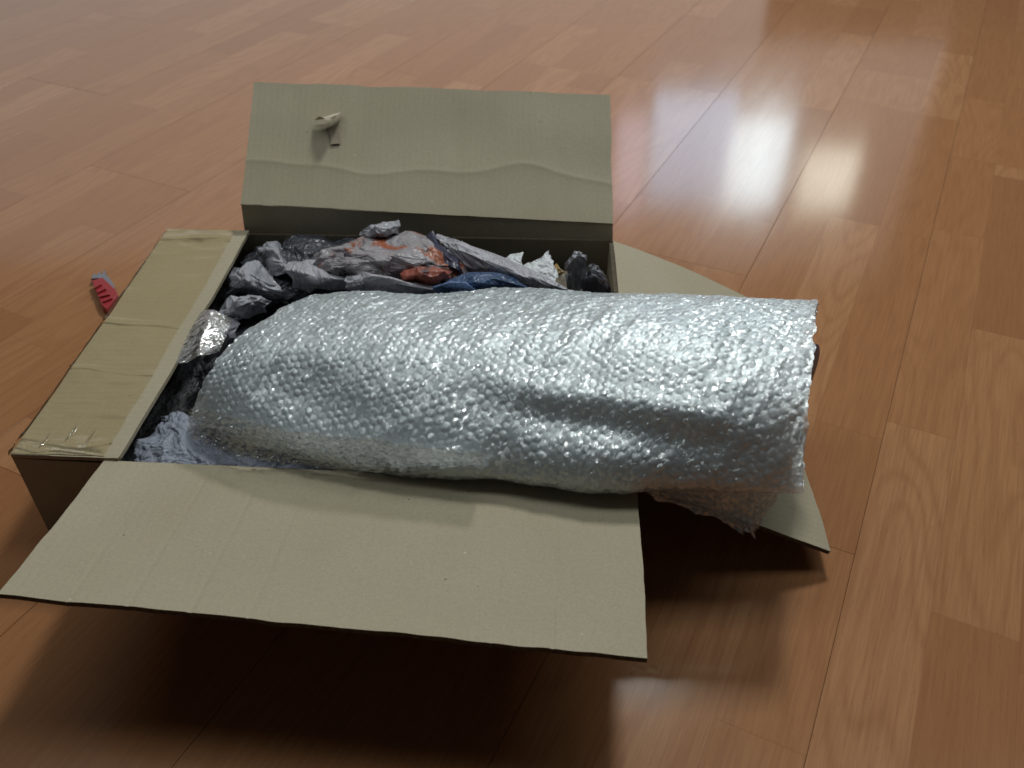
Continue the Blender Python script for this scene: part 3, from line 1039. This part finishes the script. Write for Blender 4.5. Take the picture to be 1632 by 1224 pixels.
# sections: ring of (pixel column for the x, Y, z) going back edge -> top -> front -> underneath
SEC = [
    (0.00, [(468, .738, .118), (462, .716, .136), (426, .675, .147), (368, .630, .149), (330, .600, .136), (304, .586, .110), (308, .598, .085), (360, .64, .070), (440, .71, .080)]),
    (0.12, [(520, .742, .124), (505, .715, .146), (470, .675, .158), (430, .620, .162), (405, .584, .141), (392, .556, .117), (398, .570, .088), (440, .63, .072), (500, .71, .088)]),
    (0.35, [(672, .735, .132), (660, .705, .155), (640, .660, .168), (618, .600, .172), (604, .553, .151), (596, .519, .123), (600, .528, .095), (625, .60, .080), (655, .70, .100)]),
    (0.60, [(872, .730, .138), (868, .700, .160), (860, .650, .176), (852, .590, .180), (846, .536, .161), (842, .497, .130), (844, .505, .105), (850, .60, .092), (862, .69, .108)]),
    (0.82, [(1100, .715, .143), (1098, .688, .164), (1094, .640, .182), (1088, .580, .188), (1082, .525, .172), (1076, .488, .135), (1076, .495, .108), (1082, .58, .096), (1090, .68, .112)]),
    (1.00, [(1303, .703, .145), (1303, .682, .162), (1301, .640, .180), (1297, .580, .188), (1290, .525, .174), (1283, .487, .138), (1280, .488, .108), (1282, .58, .098), (1292, .67, .112)]),
]


def package_surface(nu, nv, shrink=0.0, s0=0.0, s1=1.0):
    rings = []
    for s, pts in SEC:
        rings.append(closed_spline([(XU(u, Y, z), Y, z) for u, Y, z in pts], nv))
    S = np.array([s for s, _ in SEC])
    R = np.array(rings)
    ss = np.linspace(s0, s1, nu)
    # monotone-ish cubic through the sections
    P = np.zeros((nu, nv, 3))
    for i, s in enumerate(ss):
        j = min(max(np.searchsorted(S, s) - 1, 0), len(S) - 2)
        t = (s - S[j]) / (S[j + 1] - S[j])

        def T(k):
            if k == 0:
                return (R[1] - R[0]) / (S[1] - S[0])
            if k == len(S) - 1:
                return (R[-1] - R[-2]) / (S[-1] - S[-2])
            return (R[k + 1] - R[k - 1]) / (S[k + 1] - S[k - 1])
        h = S[j + 1] - S[j]
        t2, t3 = t * t, t ** 3
        P[i] = (2 * t3 - 3 * t2 + 1) * R[j] + (t3 - 2 * t2 + t) * h * T(j) + (-2 * t3 + 3 * t2) * R[j + 1] + (t3 - t2) * h * T(j + 1)
    if shrink:
        c = P.mean(axis=1, keepdims=True)
        d = P - c
        d[..., 0] = 0
        n = d / (np.linalg.norm(d, axis=-1, keepdims=True) + 1e-9)
        P = P - n * shrink
    return P


def wrap_normals(P):
    dv = np.roll(P, -1, axis=1) - np.roll(P, 1, axis=1)
    du = np.gradient(P, axis=0)
    n = np.cross(dv, du)
    n /= np.linalg.norm(n, axis=-1, keepdims=True) + 1e-12
    c = P.mean(axis=1, keepdims=True)
    s = np.sign(((P - c) * n).sum(-1).mean())
    return n * s


def bubbles(X, Y, pitch, seed, ang=0.0):
    """height of a sheet of round air bubbles on a hexagonal lattice, some of them limp or burst"""
    xr = X * math.cos(ang) - Y * math.sin(ang)
    yr = X * math.sin(ang) + Y * math.cos(ang)
    dy = pitch * math.sqrt(3) / 2
    best = np.full(X.shape, 1e9)
    bh = np.zeros(X.shape)
    bx = np.zeros(X.shape)
    by = np.zeros(X.shape)
    row0 = np.floor(yr / dy)
    for r in (0, 1):
        row = row0 + r
        off = (row % 2) * 0.5
        cx0 = np.round(xr / pitch - off)
        cx = (cx0 + off) * pitch
        cy = row * dy
        d = np.hypot(xr - cx, yr - cy)
        m = d < best
        best = np.where(m, d, best)
        bh = np.where(m, hash2(cx0, row, seed), bh)
        bx = np.where(m, xr - cx, bx)
        by = np.where(m, yr - cy, by)
    rad = pitch * 0.44
    q = np.clip(1 - (best / rad) ** 2, 0, 1)
    lim = np.where(bh < 0.22, 0.1 + bh, 0.35 + 0.75 * hash2(bh * 37, bh * 71, 5))
    tilt = 1 + 0.6 * (hash2(bh * 91, bh * 17, 2) - 0.5) * bx / rad + 0.6 * (hash2(bh * 51, bh * 77, 3) - 0.5) * by / rad
    return np.sqrt(q) * lim * tilt


def wrap_layer(name, nu, nv, shrink, s0, s1, mat, seed, bub=0.00072, pitch=0.0078, parent=pack, wob=1.0, edge=0.0016):
    P = package_surface(nu, nv, shrink, s0, s1)
    N = wrap_normals(P)
    Lx = 0.54 * (s1 - s0)
    per = 0.50
    X = (np.linspace(s0, s1, nu) * 0.54)[:, None] + np.zeros((1, nv))
    th = np.linspace(0, 1, nv, endpoint=False)
    Yv = (th * per)[None, :] + np.zeros((nu, 1))
    a2 = th * 2 * math.pi
    cx, cy = np.cos(a2)[None, :], np.sin(a2)[None, :]
    wx = X + 0.006 * vnoise(X * 14, Yv * 14, seed + 3) + 0.0012 * vnoise(X * 110, Yv * 110, seed + 13)
    wy = Yv + 0.006 * vnoise(X * 14 + 9, Yv * 14, seed + 4) + 0.0012 * vnoise(X * 110 + 7, Yv * 110, seed + 14)
    h = bubbles(wx, wy, pitch, seed, 0.32) * bub
    # slack folds of the film, running slantwise
    fold = np.abs(vnoise((X * 0.8 + Yv * 0.6) * 26, (Yv * .8 - X * .6) * 9, seed + 6))
    h += wob * (0.0035 * vnoise(X * 12 + cx * 0.6, cy * 1.6 + 5, seed + 7) + 0.0008 * vnoise((X * 0.8 + Yv * 0.6) * 62, (Yv * .8 - X * .6) * 24, seed + 8) + 0.0030 * (0.35 - fold) * (fold < 0.35)
                + 0.0005 * vnoise((X * 0.8 + Yv * 0.6) * 150, (Yv * .8 - X * .6) * 60, seed + 11))
    # the long dent at the front right, where one turn of the wrap ends
    tfront = np.linspace(0, 1, nv, endpoint=False)[None, :]
    sx = np.linspace(s0, s1, nu)[:, None]
    line = 0.395 + 0.16 * (sx - 0.62)
    dd = tfront - line
    amp = np.clip((sx - 0.50) / 0.12, 0, 1) * np.clip((0.96 - sx) / 0.12, 0, 1)
    h += wob * amp * (0.0034 * np.exp(-((dd + 0.024) / 0.022) ** 2) - 0.0038 * np.exp(-((dd - 0.020) / 0.024) ** 2))
    P = P + N * h[..., None]
    # uneven cut ends
    k = max(2, int(nu * 0.02))
    e = edge * (vnoise(th * 40, th * 0, seed) + 0.5 * vnoise(th * 120, th * 0 + 4, seed))
    for i in range(k):
        w = (1 - i / k) ** 1.0
        P[i, :, 0] += e * w
        P[-1 - i, :, 0] += e[::-1] * w
    return link_mesh(name, P.reshape(-1, 3), grid_faces(nu, nv, wrap=True), mat, parent)


wrap_layer('outer_wrap', 620, 560, 0.0, 0.0, 1.0, M_FILM, 1)
wrap_layer('inner_wrap', 320, 300, 0.0065, 0.012, 0.985, M_FILM_IN, 5, 0.0007, parent=pack)
# closed left end: the wrap is folded in
P0 = package_surface(2, 160, 0.004, 0.012, 0.02)[0]
c = P0.mean(axis=0)
rings = []
for k, t in enumerate(np.linspace(0, 1, 26)):
    q = P0 * (1 - t) + c * t
    q = q + np.array([-0.004 * math.sin(t * 2.2), 0, 0])
    th = np.linspace(0, 1, 160, endpoint=False)
    q[:, 0] += 0.004 * vnoise(th * 34 + t * 4, th * 0 + t * 5, 5) * (1 - t) + 0.0015 * vnoise(th * 90, th * 0 + t * 20, 6)
    rings.append(q)
link_mesh('folded_end', np.array(rings).reshape(-1, 3), grid_faces(26, 160, wrap=True), M_FILM_IN, pack)

# the thing inside, showing as a dark rounded end at the right
P0 = package_surface(2, 96, 0.0, 0.975, 0.98)[0]
P0 = P0.mean(axis=0) + (P0 - P0.mean(axis=0)) * np.array([1, 0.50, 0.58])
c = P0.mean(axis=0) + [0, -0.014, 0.004]
P0 = P0 + [0, -0.014, 0.004]
rings = [P0 + [-0.12, 0.0, 0.0], P0 + [-0.05, 0.0, 0]]
for t in np.linspace(0, 1, 16):
    rings.append((P0 * math.cos(t * 1.5708) + c * (1 - math.cos(t * 1.5708))) + np.array([-0.003 + 0.011 * math.sin(t * 1.5708), 0, 0]))
link_mesh('wrapped_item', np.array(rings).reshape(-1, 3), grid_faces(18, 96, wrap=True), M_ITEM, pack)


def film(name, rows, k, mat, seed, bub=0.0024, rag=0.004, pitch=0.0085):
    P = refine(np.array([[at(*q) for q in r] for r in rows]), k)
    nu, nv = P.shape[:2]
    N = grid_normals(P)
    if N[..., 2].mean() < 0:
        N = -N
    L = np.linalg.norm(P[-1, nv // 2] - P[0, nv // 2])
    Wd = np.linalg.norm(P[nu // 2, -1] - P[nu // 2, 0])
    X = np.linspace(0, L, nu)[:, None] + np.zeros((1, nv))
    Y = np.linspace(0, Wd, nv)[None, :] + np.zeros((nu, 1))
    h = bubbles(X, Y, pitch, seed, 0.2) * bub + 0.002 * vnoise(X * 60, Y * 60, seed) + 0.003 * vnoise(X * 22, Y * 22, seed + 2)
    P = P + N * h[..., None]
    e = rag * (vnoise(np.linspace(0, 1, nu) * 22, np.zeros(nu), seed + 5) + 0.5 * vnoise(np.linspace(0, 1, nu) * 60, np.zeros(nu), seed + 6))
    d = P[:, -1] - P[:, -3]
    d /= np.linalg.norm(d, axis=1, keepdims=True) + 1e-9
    P[:, -1] += d * e[:, None]
    P[:, -2] += d * e[:, None] * 0.6
    return sheet_obj(name, P, mat, pack)


# loose edge of film at the front left, lying on the wrinkled paper
film('loose_wrap_edge',
     [[(306, 650, .135), (302, 668, .124), (300, 684, .112), (310, 700, .104)],
      [(390, 668, .145), (386, 692, .130), (388, 712, .115), (392, 730, .106)],
      [(440, 684, .148), (452, 706, .130), (464, 728, .113), (476, 744, .103)],
      [(540, 700, .150), (548, 722, .132), (556, 740, .116), (570, 752, .105)],
      [(650, 712, .150), (654, 732, .134), (664, 746, .120), (680, 758, .107)],
      [(770, 724, .150), (770, 738, .138), (770, 748, .124), (774, 757, .112)]], 26, M_FILM_LOOSE, 31)
# tail of film hanging down at the near right, in front of the right flap
film('hanging_wrap_tail',
     [[(1000, 740, .118), (1004, 756, .108), (1010, 768, .103), (1016, 784, .098)],
      [(1060, 745, .112), (1064, 770, .098), (1070, 790, .088), (1078, 806, .082)],
      [(1110, 750, .108), (1116, 778, .092), (1124, 804, .078), (1136, 824, .070)],
      [(1150, 755, .105), (1160, 786, .088), (1170, 816, .070), (1186, 850, .056)],
      [(1196, 760, .103), (1202, 786, .088), (1206, 812, .072), (1206, 838, .060)],
      [(1240, 765, .103), (1240, 780, .094), (1238, 792, .087), (1234, 802, .082)]], 26, M_FILM_TAIL, 37)
# ------------------------------------------------------------------ small red plastic piece on the floor
red = empty('plastic_clip', (-0.517, 0.935, 0.0), 'small red ribbed plastic piece with a grey tip on the floor left of the box', 'plastic clip')
M_RED = mat_simple('red_plastic', (0.33, 0.030, 0.035), 0.35, 0.15, 80)
M_DRED = mat_simple('red_groove', (0.16, 0.006, 0.010), 0.5)
M_TIP = mat_simple('grey_plastic', (0.20, 0.20, 0.23), 0.3, 0.2, 120)


def slab(name, outline, z0, z1, mat, parent, inset=0.001):
    n = len(outline)
    o = np.array(outline)
    c = o.mean(axis=0)
    ii = c + (o - c) * (1 - inset / (np.linalg.norm(o - c, axis=1, keepdims=True)))
    vs = [(p[0], p[1], z0) for p in o] + [(p[0], p[1], z1 - inset) for p in o] + [(p[0], p[1], z1) for p in ii]
    fc = [(k * n + j, k * n + (j + 1) % n, (k + 1) * n + (j + 1) % n, (k + 1) * n + j) for k in range(2) for j in range(n)]
    fc += [tuple(range(2 * n, 3 * n)), tuple(range(n - 1, -1, -1))]
    return link_mesh(name, vs, fc, mat, parent, smooth=False)


def px(pts, z):
    return [at(u, v, z)[:2] for u, v in pts]


slab('clip_body', px([(148, 452), (165, 447), (186, 466), (190, 475), (172, 498), (164, 492)], 0.006), 0.0, 0.011, M_RED, red)
for a, b in (((150, 457), (161, 451)), ((155, 464), (168, 458)), ((158, 471), (174, 467)), ((163, 479), (178, 473))):
    dv = 2.6
    slab('rib', px([a, b, (b[0] + 1, b[1] + dv), (a[0] + 1, a[1] + dv)], 0.013), 0.0108, 0.0138, M_RED, red, 0.0006)
slab('clip_tip', px([(146, 447), (148, 441), (160, 440), (166, 438), (172, 442), (180, 452), (185, 463), (178, 462), (166, 448), (156, 446)], 0.006), 0.0, 0.009, M_TIP, red)
for i, (u, v) in enumerate(((150, 440), (158, 437), (166, 435))):
    slab('tooth', px([(u - 2, v + 5), (u - 1, v - 3), (u + 2, v - 3), (u + 3, v + 5)], 0.006), 0.001, 0.007, M_TIP, red, 0.0005)
